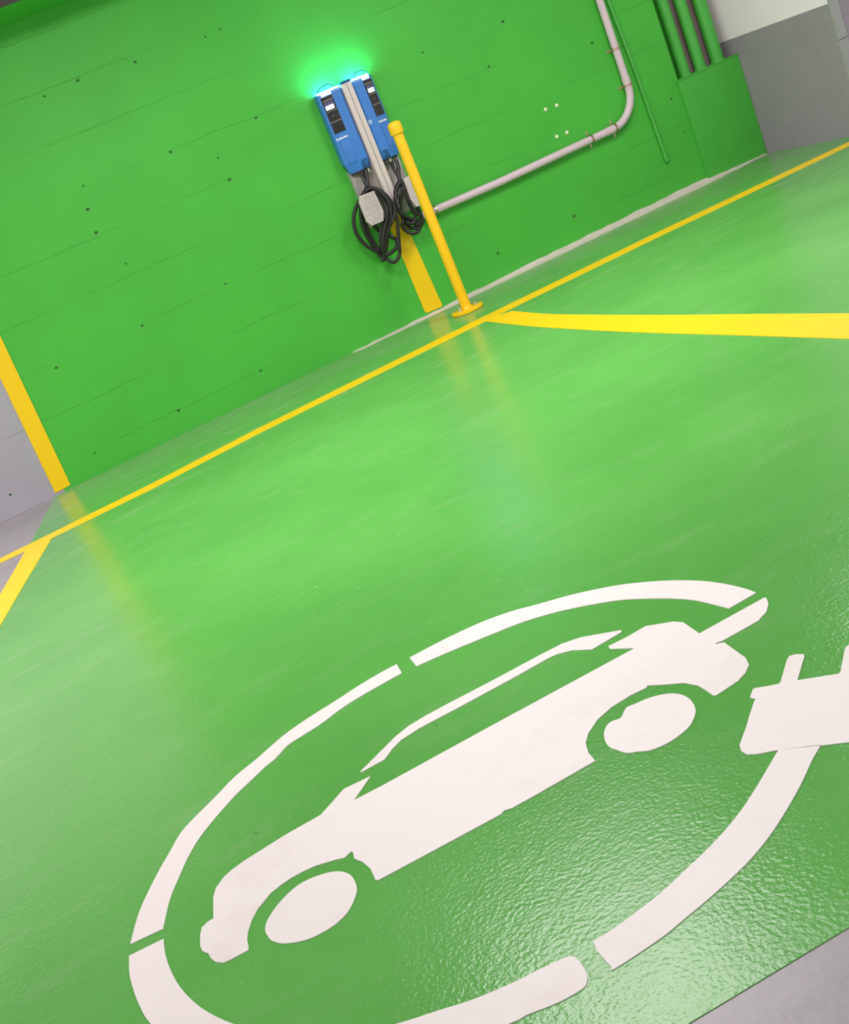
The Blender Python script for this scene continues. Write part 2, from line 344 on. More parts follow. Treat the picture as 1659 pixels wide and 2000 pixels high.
M['yellow'] = line_paint('yellow line paint', (0.89, 0.58, 0.003), (0.64, 0.36, 0.012), 0.30)
M['white'] = line_paint('white line paint', (0.86, 0.80, 0.785), (0.62, 0.53, 0.51), 0.42, 0.45)
M['post'] = plain('yellow post enamel', (0.92, 0.54, 0.004), 0.30, vary=0.03, scale=9, bump=0.05)
M['steel'] = plain('bright zinc steel', (0.75, 0.73, 0.68), 0.25, metal=1.0, vary=0.1)
M['copper'] = plain('brassy zinc strap', (0.62, 0.42, 0.30), 0.32, metal=1.0, vary=0.15)
M['dark_steel'] = plain('dark fitting', (0.09, 0.075, 0.07), 0.4, metal=0.3)
M['conduit'] = plain('grey pvc conduit', (0.68, 0.52, 0.61), 0.38, vary=0.04, scale=12)
M['green_pipe'] = plain('green painted pipe', (0.07, 0.42, 0.055), 0.38, vary=0.08, scale=14, bump=0.08, bscale=60)
M['blue'] = plain('blue moulded plastic', (0.045, 0.20, 0.62), 0.32, vary=0.05, scale=20, bump=0.04, bscale=400)
M['blue_dark'] = plain('deep blue plastic', (0.02, 0.095, 0.30), 0.35, vary=0.05)
M['panel'] = plain('black control panel', (0.016, 0.014, 0.016), 0.22, vary=0.2)
M['panel_line'] = plain('grey panel print', (0.22, 0.19, 0.17), 0.4)
M['alu'] = plain('pale grey aluminium paint', (0.64, 0.55, 0.54), 0.35, vary=0.03, bump=0.05)
M['alu_dark'] = plain('grey backplate', (0.40, 0.36, 0.34), 0.45, vary=0.05)
M['seam'] = plain('dark seam', (0.22, 0.19, 0.19), 0.6)
M['logo'] = plain('white print', (0.85, 0.84, 0.86), 0.5)
M['led'] = glow('green white led', (0.045, 0.68, 1.0), 42.0)
M['sheen_glow'] = glow('glowing led sheen', (0.75, 1.0, 0.95), 1.1)  # emissive colour imitating the status light's sheen on the facets
M['screen'] = glow('lit display', (0.55, 1.0, 0.86), 3.2)
M['screen_off'] = plain('dim violet display', (0.10, 0.08, 0.20), 0.2)
M['rubber'] = plain('black cable rubber', (0.018, 0.017, 0.018), 0.42, vary=0.15)
M['label'] = print_mat('printed instruction label', (0.62, 0.53, 0.56), (0.30, 0.27, 0.28))
M['visor'] = plain('dark green visor rim', (0.005, 0.03, 0.015), 0.3)
M['hole'] = plain('dirty tie hole', (0.03, 0.12, 0.025), 0.8)
M['plug'] = plain('pale wall plug', (0.85, 0.85, 0.62), 0.5)
M['guard'] = plain('light grey corner guard', (0.34, 0.34, 0.345), 0.5, vary=0.1)

# ------------------------------------------------------------------ mesh helpers


def link(name, mesh, parent=None, mat=None):
    o = bpy.data.objects.new(name, mesh)
    col.objects.link(o)
    if mat is not None and not mesh.materials:
        mesh.materials.append(M[mat])
    if parent is not None:
        o.parent = parent
    return o


def from_bm(name, bm, mat, parent=None, smooth=False):
    bmesh.ops.recalc_face_normals(bm, faces=bm.faces)
    me = bpy.data.meshes.new(name)
    bm.to_mesh(me)
    bm.free()
    if smooth:
        for p in me.polygons:
            p.use_smooth = True
        me.set_sharp_from_angle(angle=math.radians(38))
    return link(name, me, parent, mat)


def tag(o, label=None, category=None, group=None, kind=None):
    for k, v in (('label', label), ('category', category), ('group', group), ('kind', kind)):
        if v:
            o[k] = v
    return o


def thing(name, loc, label, category, group=None):
    o = bpy.data.objects.new(name, None)
    o.empty_display_size = 0.1
    o.location = loc
    col.objects.link(o)
    return tag(o, label, category, group)


def child_at(parent, objs):
    """keep world placement of parts that were modelled in world coordinates"""
    for o in objs:
        o.parent = parent
        o.matrix_parent_inverse = Matrix.Translation(-Vector(parent.location))


def add_box(bm, a, b, bevel=0.0):
    x0, y0, z0 = a
    x1, y1, z1 = b
    v = [bm.verts.new(p) for p in ((x0, y0, z0), (x1, y0, z0), (x1, y1, z0), (x0, y1, z0), (x0, y0, z1), (x1, y0, z1), (x1, y1, z1), (x0, y1, z1))]
    fs = [bm.faces.new([v[i] for i in q]) for q in ((0, 3, 2, 1), (4, 5, 6, 7), (0, 1, 5, 4), (1, 2, 6, 5), (2, 3, 7, 6), (3, 0, 4, 7))]
    if bevel > 0:
        es = list({e for f in fs for e in f.edges})
        bmesh.ops.bevel(bm, geom=es, offset=bevel, segments=2, affect='EDGES', profile=0.7)
    return v


def box(name, a, b, mat, parent=None, bevel=0.0):
    bm = bmesh.new()
    add_box(bm, a, b, bevel)
    return from_bm(name, bm, mat, parent, smooth=bevel > 0)


def fill_outline(bm, lo, hi, pts):
    tris = tessellate_polygon([[Vector((x, y, 0)) for x, y in pts]])
    for a, b, c in tris:
        bm.faces.new((hi[a], hi[b], hi[c]))
        bm.faces.new((lo[c], lo[b], lo[a]))
    n = len(pts)
    for i in range(n):
        j = (i + 1) % n
        bm.faces.new((lo[i], lo[j], hi[j], hi[i]))


def slab(name, pts, mat, parent=None, z0=0.0, z1=0.003):
    """flat outline on the floor with thickness"""
    bm = bmesh.new()
    fill_outline(bm, [bm.verts.new((x, y, z0)) for x, y in pts], [bm.verts.new((x, y, z1)) for x, y in pts], pts)
    return from_bm(name, bm, mat, parent)


def wall_slab(name, pts, mat, parent=None, y0=0.0, y1=-0.003):
    bm = bmesh.new()
    fill_outline(bm, [bm.verts.new((x, y0, z)) for x, z in pts], [bm.verts.new((x, y1, z)) for x, z in pts], pts)
    return from_bm(name, bm, mat, parent)


def spline(pts, sub=6, closed=False):
    """Catmull-Rom through the points"""
    P = [Vector(p) for p in pts]
    n = len(P)
    out = []
    rng = n if closed else n - 1
    for i in range(rng):
        if closed:
            a, b, c, d = P[(i - 1) % n], P[i], P[(i + 1) % n], P[(i + 2) % n]
        else:
            b, c = P[i], P[i + 1]
            a = P[i - 1] if i > 0 else b * 2 - c
            d = P[i + 2] if i + 2 < n else c * 2 - b
        for k in range(sub):
            t = k / sub
            out.append(0.5 * ((2 * b) + (c - a) * t + (2 * a - 5 * b + 4 * c - d) * t * t + (3 * b - a - 3 * c + d) * t ** 3))
    if not closed:
        out.append(P[-1])
    return out


def add_tube(bm, path, r, seg=10, caps=True):
    P = [Vector(p) for p in path]
    n = len(P)
    T = []
    for i in range(n):
        t = (P[min(i + 1, n - 1)] - P[max(i - 1, 0)])
        T.append(t.normalized() if t.length > 1e-9 else Vector((0, 0, 1)))
    ref = Vector((0, 0, 1)) if abs(T[0].z) < 0.9 else Vector((1, 0, 0))
    nrm = (ref - T[0] * ref.dot(T[0])).normalized()
    rings = []
    for i in range(n):
        nrm = (nrm - T[i] * nrm.dot(T[i])).normalized()
        bn = T[i].cross(nrm)
        rr = r[i] if isinstance(r, (list, tuple)) else r
        rings.append([bm.verts.new(P[i] + (nrm * math.cos(2 * math.pi * k / seg) + bn * math.sin(2 * math.pi * k / seg)) * rr) for k in range(seg)])
    for i in range(n - 1):
        for k in range(seg):
            j = (k + 1) % seg
            bm.faces.new((rings[i][k], rings[i][j], rings[i + 1][j], rings[i + 1][k]))
    if caps:
        bm.faces.new(list(reversed(rings[0])))
        bm.faces.new(rings[-1])


def tube(name, path, r, mat, parent=None, seg=12):
    bm = bmesh.new()
    add_tube(bm, path, r, seg)
    return from_bm(name, bm, mat, parent, smooth=True)


def lathe(name, prof, mat, parent=None, origin=(0, 0, 0), axis='Z', seg=28, smooth=True):
    """profile of (radius, height) turned round an axis"""
    bm = bmesh.new()
    rings = []
    ox, oy, oz = origin
    for r, h in prof:
        ring = []
        for k in range(seg):
            a = 2 * math.pi * k / seg
            c, s = r * math.cos(a), r * math.sin(a)
            if axis == 'Z':
                p = (ox + c, oy + s, oz + h)
            elif axis == 'Y':
                p = (ox + c, oy - h, oz + s)
            else:
                p = (ox + h, oy + c, oz + s)
            ring.append(bm.verts.new(p))
        rings.append(ring)
    for i in range(len(rings) - 1):
        for k in range(seg):
            j = (k + 1) % seg
            bm.faces.new((rings[i][k], rings[i][j], rings[i + 1][j], rings[i + 1][k]))
    bm.faces.new(rings[0])
    bm.faces.new(rings[-1])
    return from_bm(name, bm, mat, parent, smooth)


# ------------------------------------------------------------------ floor
X0, X1, YB = -4.5, 7.5, -9.0
floor = box('floor', (X0, YB, -0.15), (X1, 0.6, 0.0), 'grey_floor')
tag(floor, kind='structure')
green_pts = [(-0.135, -0.012), (-0.301, -0.90), (-0.40, -1.40), (-0.50, -1.98), (-0.60, -2.45), (-0.86, -3.60), (-1.30, -5.56),
             (0.329, -5.605), (0.552, -5.625), (2.235, -5.66), (2.235, -8.8), (4.86, -8.8), (4.875, -0.10), (4.40, -0.012)]
gf = slab('green_coating', green_pts, 'green_floor', floor, 0.0, 0.0012)
tag(gf, label='glossy green epoxy coating of the two charging bays')

# ------------------------------------------------------------------ walls, niche, pier, beam, ceiling
H = 2.75
WSPLIT, DADO = -0.075, 0.757


def multi_wall(name, quads, back, mats):
    """front faces in several paints on one solid wall; quads: list of 4 points + material index"""
    bm = bmesh.new()
    for q, mi in quads:
        f = bm.faces.new([bm.verts.new(p) for p in q])
        f.material_index = mi
    me = bpy.data.meshes.new(name)
    bmesh.ops.remove_doubles(bm, verts=bm.verts, dist=1e-5)
    bm.to_mesh(me)
    bm.free()
    for k in mats:
        me.materials.append(M[k])
    o = link(name, me)
    return tag(o, kind='structure')


def q_y(x0, x1, z0, z1, y):          # quad facing -y
    return ((x0, y, z0), (x1, y, z0), (x1, y, z1), (x0, y, z1))


def q_x(y0, y1, z0, z1, x):
    return ((x, y0, z0), (x, y1, z0), (x, y1, z1), (x, y0, z1))


NX0, NX1, ND = 4.415, 4.88, 0.13      # niche that carries the riser pipes
wq = [(q_y(X0, WSPLIT, 0, DADO, 0), 1), (q_y(X0, WSPLIT, DADO, H, 0), 2), (q_y(WSPLIT, NX0, 0, H, 0), 0),
      (q_x(0, 0.35, 0, H, NX0), 0), (q_y(X0, NX0, 0, H, 0.35), 1), (q_x(0, 0.35, 0, H, X0), 1),
      (((X0, 0, H), (NX0, 0, H), (NX0, 0.35, H), (X0, 0.35, H)), 1), (((X0, 0, 0), (NX0, 0, 0), (NX0, 0.35, 0), (X0, 0.35, 0)), 1)]
wall_back = multi_wall('wall_back', wq, 0.35, ['green_wall', 'grey_wall', 'white_wall'])
niche = multi_wall('wall_niche', [(q_y(NX0, 4.535, 0, H, ND), 0), (q_y(4.535, NX1, 0, H, ND), 1), (q_y(NX0, NX1, 0, H, 0.35), 1),
                                  (q_x(ND, 0.35, 0, H, NX0), 1), (q_x(ND, 0.35, 0, H, NX1), 1)], 0, ['green_wall', 'niche'])

PE = -0.945                           # front end of the side pier
px1 = 5.55
pq = [(q_x(PE, 0.35, 0, DADO, NX1), 0), (q_x(PE, 0.35, DADO, H, NX1), 1),
      (q_y(NX1, px1, 0, H, PE), 0), (q_x(PE, 0.35, 0, H, px1), 0), (q_y(NX1, px1, 0, H, 0.35), 0),
      (((NX1, PE, H), (px1, PE, H), (px1, 0.35, H), (NX1, 0.35, H)), 0), (((NX1, PE, 0), (px1, PE, 0), (px1, 0.35, 0), (NX1, 0.35, 0)), 0)]
wall_right = multi_wall('wall_right', pq, 0.35, ['grey_dark_wall', 'white_wall'])
for z0, z1 in ((0.002, 0.545), (0.552, 1.6)):
    bm = bmesh.new()
    t = 0.006
    pts = [(NX1 - t, PE + 0.015), (NX1 - t, PE - t), (NX1 + 0.048, PE - t), (NX1 + 0.048, PE - 0.0005), (NX1 - 0.0005, PE - 0.0005), (NX1 - 0.0005, PE + 0.015)]
    lo = [bm.verts.new((x, y, z0)) for x, y in pts]
    hi = [bm.verts.new((x, y, z1)) for x, y in pts]
    bm.faces.new(lo)
    bm.faces.new(hi)
    for i in range(6):
        bm.faces.new((lo[i], lo[(i + 1) % 6], hi[(i + 1) % 6], hi[i]))
    from_bm('corner_guard', bm, 'guard', wall_right)

beam = multi_wall('ceiling_beam',
                  [(((X0, 0, 2.29), (NX0, 0, 2.29), (NX0, -0.42, 2.29), (X0, -0.42, 2.29)), 0),
                   (q_y(X0, NX0, 2.29, H, -0.42), 1), (q_x(-0.42, 0, 2.29, H, NX0), 1)], 0, ['green_wall', 'beam_face'])
ceiling = box('ceiling', (X0, YB, H), (X1, 0.35, H + 0.15), 'ceiling')
tag(ceiling, kind='structure')

# cast-in tie holes and old screw plugs in the back wall
tie_pts = [(0.776, 1.912), (0.97, 1.925), (1.291, 1.907), (1.701, 1.896), (1.795, 1.905), (0.754, 1.432), (1.261, 1.421), (1.491, 1.299),
           (1.499, 1.169), (1.782, 1.415), (0.72, 1.314), (0.706, 1.188), (0.777, 0.979), (0.709, 0.642), (1.234, 0.664), (0.191, 0.627),
           (1.206, 0.138), (0.166, 0.121), (0.683, 0.133), (-0.338, 0.114), (3.221, 1.181), (3.408, 1.383), (2.857, 1.396), (3.925, 1.073),
           (2.849, 0.163), (3.417, 0.168), (4.331, 0.572), (4.35, 0.352)]
tie0 = None
for i, (x, z) in enumerate(tie_pts):
    if tie0 is None:
        tie0 = lathe('tie_hole', [(0.0125, 0.0), (0.011, 0.0016), (0.008, 0.0016), (0.005, 0.0004), (0.001, 0.0003)], 'hole', wall_back, axis='Y', seg=10)
        o = tie0
    else:
        o = tie0.copy()
        col.objects.link(o)
    o.location = (x, 0, z)
    s = random.uniform(0.45, 0.95)
    o.scale = (s, 1, s * random.uniform(0.7, 1.0))
plug0 = None
for x, z in ((3.478, 0.824), (3.558, 0.819), (3.488, 0.65), (3.562, 0.647)):
    if plug0 is None:
        plug0 = lathe('screw_plug', [(0.012, 0.0), (0.012, 0.002), (0.009, 0.006), (0.004, 0.0075), (0.001, 0.0055)], 'plug', wall_back, axis='Y', seg=12)
        o = plug0
    else:
        o = plug0.copy()
        col.objects.link(o)
    o.location = (x, 0, z)

# pale mortar fillet along the foot of the wall
bm = bmesh.new()
prev = None
random.seed(3)
N = 60
for i in range(N + 1):
    t = i / N
    x = 1.75 + t * (NX0 + 0.44 - 1.75)
    w = 0.055 + 0.05 * t + random.uniform(-0.008, 0.008)
    hgt = (0.003 + 0.010 * min(1, t * 2.5) + 0.018 * t) + random.uniform(-0.003, 0.003)
    if t > 0.82:
        w = w - (t - 0.82) * 0.30
        hgt = max(0.003, hgt - (t - 0.82) * 0.12)
    if i == 0:
        w, hgt = 0.01, 0.002
    y1 = -0.0
    ring = [bm.verts.new((x, y1, 0.0)), bm.verts.new((x, -w, 0.0013)), bm.verts.new((x, -w * 0.45, hgt * 0.45 + 0.001)), bm.verts.new((x, y1 - 0.001, hgt + 0.001))]
    if prev:
        for k in range(4):
            bm.faces.new((prev[k], prev[(k + 1) % 4], ring[(k + 1) % 4], ring[k]))
    else:
        bm.faces.new(ring)
    prev = ring
bm.faces.new(prev)
skirt = from_bm('trim_1', bm, 'kerb')
tag(skirt, kind='structure')

# green boxed-in plinth closing the foot of the niche
duct = thing('pipe_plinth', (4.65, 0.0, 0.0), 'green painted concrete plinth the three riser pipes stand in', 'plinth')
bm = bmesh.new()
add_box(bm, (4.40, -0.022, 0.0), (NX1 - 0.001, ND - 0.001, 0.655), 0.008)
pb = from_bm('plinth_body', bm, 'green_plain', smooth=True)
bm = bmesh.new()
add_box(bm, (4.397, -0.025, 0.651), (NX1 - 0.001, ND - 0.001, 0.660), 0.003)
pl = from_bm('plinth_cap', bm, 'green_plain', smooth=True)
child_at(duct, [pb, pl])

# ------------------------------------------------------------------ floor and wall markings
LZ0, LZ1 = 0.0012, 0.0026


def flat(v):
    return [(p.x, p.y) for p in v]


def s2(k, sub=5, closed=False):
    return flat(spline([(x, y, 0) for x, y in OUT[k]], sub, closed))


def two_edges(a, b):
    return a + list(reversed(b))


thin_up = [(-2.6, -1.00)] + OUT['thin_up'] + [(5.6, -0.985)]
thin_lo = [(-2.6, -1.11)] + OUT['thin_lo'] + [(5.6, -1.10)]
o = slab('guide_line', two_edges(thin_up, thin_lo), 'yellow', None, 0.0, LZ1)
tag(o, 'thin yellow line painted along the floor parallel to the green wall', 'floor line')

ru = s2('right_band_up') + [(2.333, -5.4), (2.333, -7.5)]
rl = s2('right_band_lo') + [(2.150, -5.4), (2.150, -7.5)]
o = slab('bay_line', two_edges(ru, rl), 'yellow', None, LZ0, LZ1 + 0.0003)
tag(o, 'wide yellow bay line running out from the post across the green floor', 'floor line')
lr = OUT['left_band_r'] + [(-0.72, -3.25), (-1.17, -5.3)]
ll = OUT['left_band_l'] + [(-0.58, -2.20), (-0.84, -3.30), (-1.29, -5.3)]
o = slab('bay_line', two_edges(lr, ll), 'yellow', None, 0.0, LZ1 + 0.0003)
tag(o, 'wide yellow bay line between green and grey floor at the left', 'floor line')

wm = OUT['wall_band_mid']
o = wall_slab('wall_stripe', [(2.2665, 0.70), (2.368, 0.70)] + wm[1:] + [wm[0]], 'yellow')
tag(o, 'short yellow stripe on the green wall below the charging station', 'wall stripe')
we = OUT['wall_band_end']
o = wall_slab('wall_stripe', [(-0.069, 1.30), (0.026, 1.30)] + we[1:] + [we[0]], 'yellow')
tag(o, 'yellow stripe on the wall between grey paint and green paint', 'wall stripe')

sym = thing('electric_car_symbol', (0.33, -5.0, 0.0), 'white stencilled electric car in a plug cord ring on green floor', 'floor marking')
parts = [slab('car_body', OUT['car'], 'white', None, LZ0, LZ1),
         slab('roof_line', s2('roof', 1, True), 'white', None, LZ0, LZ1),
         slab('wheel', s2('wheel_a', 4, True), 'white', None, LZ0, LZ1),
         slab('wheel', s2('wheel_b', 3, True), 'white', None, LZ0, LZ1)]
for k in 'abc':
    parts.append(slab('cord_segment', two_edges(s2('ring_%s_out' % k), s2('ring_%s_in' % k)), 'white', None, LZ0, LZ1))
parts.append(slab('cord_segment', two_edges(s2('ring_d_out'), s2('ring_d_in')), 'white', None, LZ0, LZ1))
parts.append(slab('plug_shape', OUT['plug'], 'white', None, LZ0, LZ1))
child_at(sym, parts)

# ------------------------------------------------------------------ bollard post
PX, PY = 2.352, -0.465
post = thing('bollard_post', (PX, PY, 0.0), 'yellow steel bollard post in front of the charging station', 'bollard')
lathe('base_flange', [(0.091, 0.0013), (0.095, 0.004), (0.095, 0.016), (0.091, 0.019), (0.0305, 0.019)], 'post', post, seg=40)
lathe('pipe', [(0.0295, 0.017), (0.0295, 1.05)], 'post', post, seg=32)
lathe('weld_collar', [(0.0295, 0.018), (0.0345, 0.020), (0.0325, 0.026), (0.0296, 0.030)], 'post', post, seg=32)
lathe('cap', [(0.0296, 1.035), (0.0375, 1.037), (0.0385, 1.042), (0.0385, 1.083), (0.036, 1.094), (0.028, 1.101), (0.012, 1.105), (0.001, 1.1055)], 'post', post, seg=32)
b0 = None
for a in (200, 340, 70, 110):
    p = (0.0555 * math.cos(math.radians(a)), 0.0555 * math.sin(math.radians(a)), 0)
    if b0 is None:
        bm = bmesh.new()
        for r, z0, z1, sg in ((0.012, 0.019, 0.0215, 16), (0.0095, 0.0215, 0.0295, 6), (0.0055, 0.0295, 0.040, 12)):
            bmesh.ops.create_cone(bm, cap_ends=True, segments=sg, radius1=r, radius2=r, depth=z1 - z0, matrix=Matrix.Translation((0, 0, (z0 + z1) / 2)))
        b0 = from_bm('anchor_bolt', bm, 'steel', post)
        o = b0
    else:
        o = b0.copy()
        col.objects.link(o)
    o.location = p

# ------------------------------------------------------------------ grey conduit with straps
CY = -0.034
CR = 0.0235
CZ, CX = 0.553, 4.045
R = 0.20
cond = thing('wall_conduit', (3.3, 0, CZ), 'grey plastic conduit bending up the green wall beside the charger', 'conduit')
cparts = []
cparts.append(tube('straight_pipe', [(2.465, CY, CZ + 0.004), (3.00, CY, CZ - 0.006), (CX - R + 0.0, CY, CZ)], CR, 'conduit', None, 20))
cparts.append(tube('straight_pipe', [(CX, CY, CZ + R), (CX, CY, 2.29)], CR, 'conduit', None, 20))
arc = [(CX - R + R * math.sin(a), CY, CZ + R - R * math.cos(a)) for a in [math.pi / 2 * k / 16 for k in range(17)]]
cparts.append(tube('elbow', arc, CR * 1.01, 'conduit', None, 20))
cparts.append(tube('coupling', [(CX - R - 0.05, CY, CZ), (CX - R + 0.012, CY, CZ)], CR * 1.10, 'conduit', None, 20))
cparts.append(tube('coupling', [(CX, CY, CZ + R - 0.012), (CX, CY, CZ + R + 0.06)], CR * 1.10, 'conduit', None, 20))
cparts.append(tube('end_fitting', [(2.50, CY, CZ + 0.002), (2.535, CY, CZ + 0.002)], CR * 1.35, 'dark_steel', None, 16))


def strap(x, z, vertical, big=1.0):
    """pipe clip: band over the pipe, two feet on the wall and a screw in each"""
    bm = bmesh.new()
    w = 0.006 * big
    r0, r1 = CR * 1.11 * big, CR * 1.11 * big + 0.0025
    prof = []
    for k in range(17):
        a = math.pi * k / 16
        prof.append((math.cos(a), math.sin(a)))
    inner = [(c * r0, s * r0) for c, s in prof]
    outer = [(c * r1, s * r1) for c, s in prof]
    dep = -CY
    inner = [(r0, -dep)] + inner + [(-r0, -dep)]
    outer = [(r1, -dep)] + outer + [(-r1, -dep)]
    rings = []
    for sgn in (-1, 1):
        rings.append(([(p, sgn * w) for p in inner], [(p, sgn * w) for p in outer]))

    def place(p, t):
        q, d = p
        return (x + (t if not vertical else q), CY - d, z + (q if not vertical else t))
    V = [[[bm.verts.new(place(p, t)) for p, t in arr] for arr in side] for side in rings]
    n = len(inner)
    for i in range(n - 1):
        bm.faces.new((V[0][0][i], V[0][0][i + 1], V[1][0][i + 1], V[1][0][i]))
        bm.faces.new((V[0][1][i], V[0][1][i + 1], V[1][1][i + 1], V[1][1][i]))
        bm.faces.new((V[0][0][i], V[0][0][i + 1], V[0][1][i + 1], V[0][1][i]))
        bm.faces.new((V[1][0][i], V[1][0][i + 1], V[1][1][i + 1], V[1][1][i]))
    for sgn in (-1, 1):
        a, b = sorted((sgn * r0, sgn * (r0 + 0.026)))
        if vertical:
            add_box(bm, (x + a, -0.003, z - w), (x + b, -0.0002, z + w))
        else:
            add_box(bm, (x - w, -0.003, z + a), (x + w, -0.0002, z + b))
    st = from_bm('strap', bm, 'copper')
    for sgn in (-1, 1):
        q = sgn * (r0 + 0.017)
        o2 = lathe('strap_screw', [(0.0055, 0.0028), (0.0055, 0.0055), (0.0035, 0.008), (0.0006, 0.0085)], 'steel', None, (0, 0, 0), 'Y', 10)
        o2.location = (x + (q if vertical else 0), 0, z + (0 if vertical else q))
        o2.parent = st
    return st


for a in ((4.045, 0.987, True), (4.045, 0.760, True), (3.866, CZ, False), (3.686, CZ, False), (2.556, CZ + 0.002, False)):
    cparts.append(strap(*a))
child_at(cond, cparts)

# thin green painted conduit next to it
gp = thing('thin_conduit', (4.14, 0, 0.24), 'thin green painted conduit on the wall right of the grey conduit', 'conduit')
gparts = [tube('pipe', [(4.100, -0.013, 2.29), (4.113, -0.013, 1.264), (4.138, -0.013, 0.829), (4.154, -0.013, 0.245)], 0.0115, 'green_pipe', None, 14),
          tube('end_bush', [(4.153, -0.013, 0.275), (4.155, -0.013, 0.232)], 0.0145, 'green_pipe', None, 14)]
gparts.append(box('pipe_clip', (4.108, -0.006, 0.985), (4.162, -0.0002, 0.997), 'green_pipe', None, 0.001))
child_at(gp, gparts)

# riser pipes in the niche
for x, r, lab in ((4.515, 0.035, 'green painted riser pipe nearest the grey conduit, left of three in the niche'),
                  (4.638, 0.037, 'green painted riser pipe in the middle of three in the niche'),
                  (4.775, 0.043, 'thickest green painted riser pipe, next to the white wall')):
    t = thing('riser_pipe', (x, 0.055, 0.660), lab, 'pipe', 'green riser pipes standing in the plinth')
    lathe('pipe', [(r, 0.0), (r, H - 0.661)], 'green_pipe', t, seg=24)
    lathe('paint_collar', [(r, 0.0005), (r + 0.006, 0.0005), (r + 0.004, 0.006), (r, 0.010)], 'green_pipe', t, seg=24)

# ------------------------------------------------------------------ charging station
SX = 2.3085
ZB, ZT = 0.934, 1.392
W_FLAT, W_OUT = 0.110, 0.073
U_SP, U_FLAT, U_EDGE = 0.032, 0.097, 0.172
st = thing('charging_station', (SX, 0.0, 0.45), 'blue twin charging station with glowing green top on the green wall', 'charger')


def P(u, w, z):
    """station coordinates: u along the wall, w out of the wall, z height -> local to the station"""
    return Vector((u, -w, z - 0.45))


def loft(name, sections, mat, parent, smooth=False, bevel=0.0):
    bm = bmesh.new()
    rings = [[bm.verts.new(P(u, w, z)) for u, w in sec] for sec, z in sections]
    n = len(rings[0])
    for a, b in zip(rings[:-1], rings[1:]):
        for k in range(n):
            j = (k + 1) % n
            bm.faces.new((a[k], a[j], b[j], b[k]))
    bm.faces.new(rings[0])
    bm.faces.new(rings[-1])
    bmesh.ops.recalc_face_normals(bm, faces=bm.faces)
    if bevel:
        bmesh.ops.bevel(bm, geom=list(bm.edges), offset=bevel, segments=2, affect='EDGES', profile=0.7)
    return from_bm(name, bm, mat, parent, smooth or bevel > 0)


# aluminium backplate and centre spine
loft('backplate', [([(-0.160, 0.001), (0.160, 0.001), (0.160, 0.040), (-0.160, 0.040)], 0.615), ([(-0.160, 0.001), (0.160, 0.001), (0.160, 0.040), (-0.160, 0.040)], 0.955)], 'alu_dark', st, bevel=0.003)
spine = loft('spine', [([(-0.031, 0.040), (0.031, 0.040), (0.031, 0.121), (-0.031, 0.121)], 0.66), ([(-0.031, 0.040), (0.031, 0.040), (0.031, 0.121), (-0.031, 0.121)], 1.398)], 'alu', st, bevel=0.004)
loft('spine_seam', [([(-0.0018, 0.1205), (0.0018, 0.1205), (0.0018, 0.1216), (-0.0018, 0.1216)], 0.668), ([(-0.0018, 0.1205), (0.0018, 0.1205), (0.0018, 0.1216), (-0.0018, 0.1216)], 1.392)], 'seam', spine)
loft('spine_cap', [([(-0.034, 0.03), (0.034, 0.03), (0.034, 0.124), (-0.034, 0.124)], 1.398), ([(-0.030, 0.03), (0.030, 0.03), (0.028, 0.116), (-0.028, 0.116)], 1.412)], 'blue_dark', spine, bevel=0.002)

FA = math.atan2(W_FLAT - W_OUT, U_EDGE - U_FLAT)     # slope of the panel facets


def facet(s, t, off):
    """point on the sloping panel facet of side s: t metres out from its inner edge, off in front"""
    u = U_FLAT + t * math.cos(FA) + off * math.sin(FA)
    w = W_FLAT - t * math.sin(FA) + off * math.cos(FA)
    return (s * u, w)


FL_ = (U_EDGE - U_FLAT) / math.cos(FA)               # facet length


def plate(name, s, t0, t1, z0, z1, thick, mat, parent, base=0.0, bev=0.0):
    a, b, c, d = facet(s, t0, base), facet(s, t1, base), facet(s, t1, base + thick), facet(s, t0, base + thick)
    return loft(name, [([a, b, c, d], z0), ([a, b, c, d], z1)], mat, parent, bevel=bev)


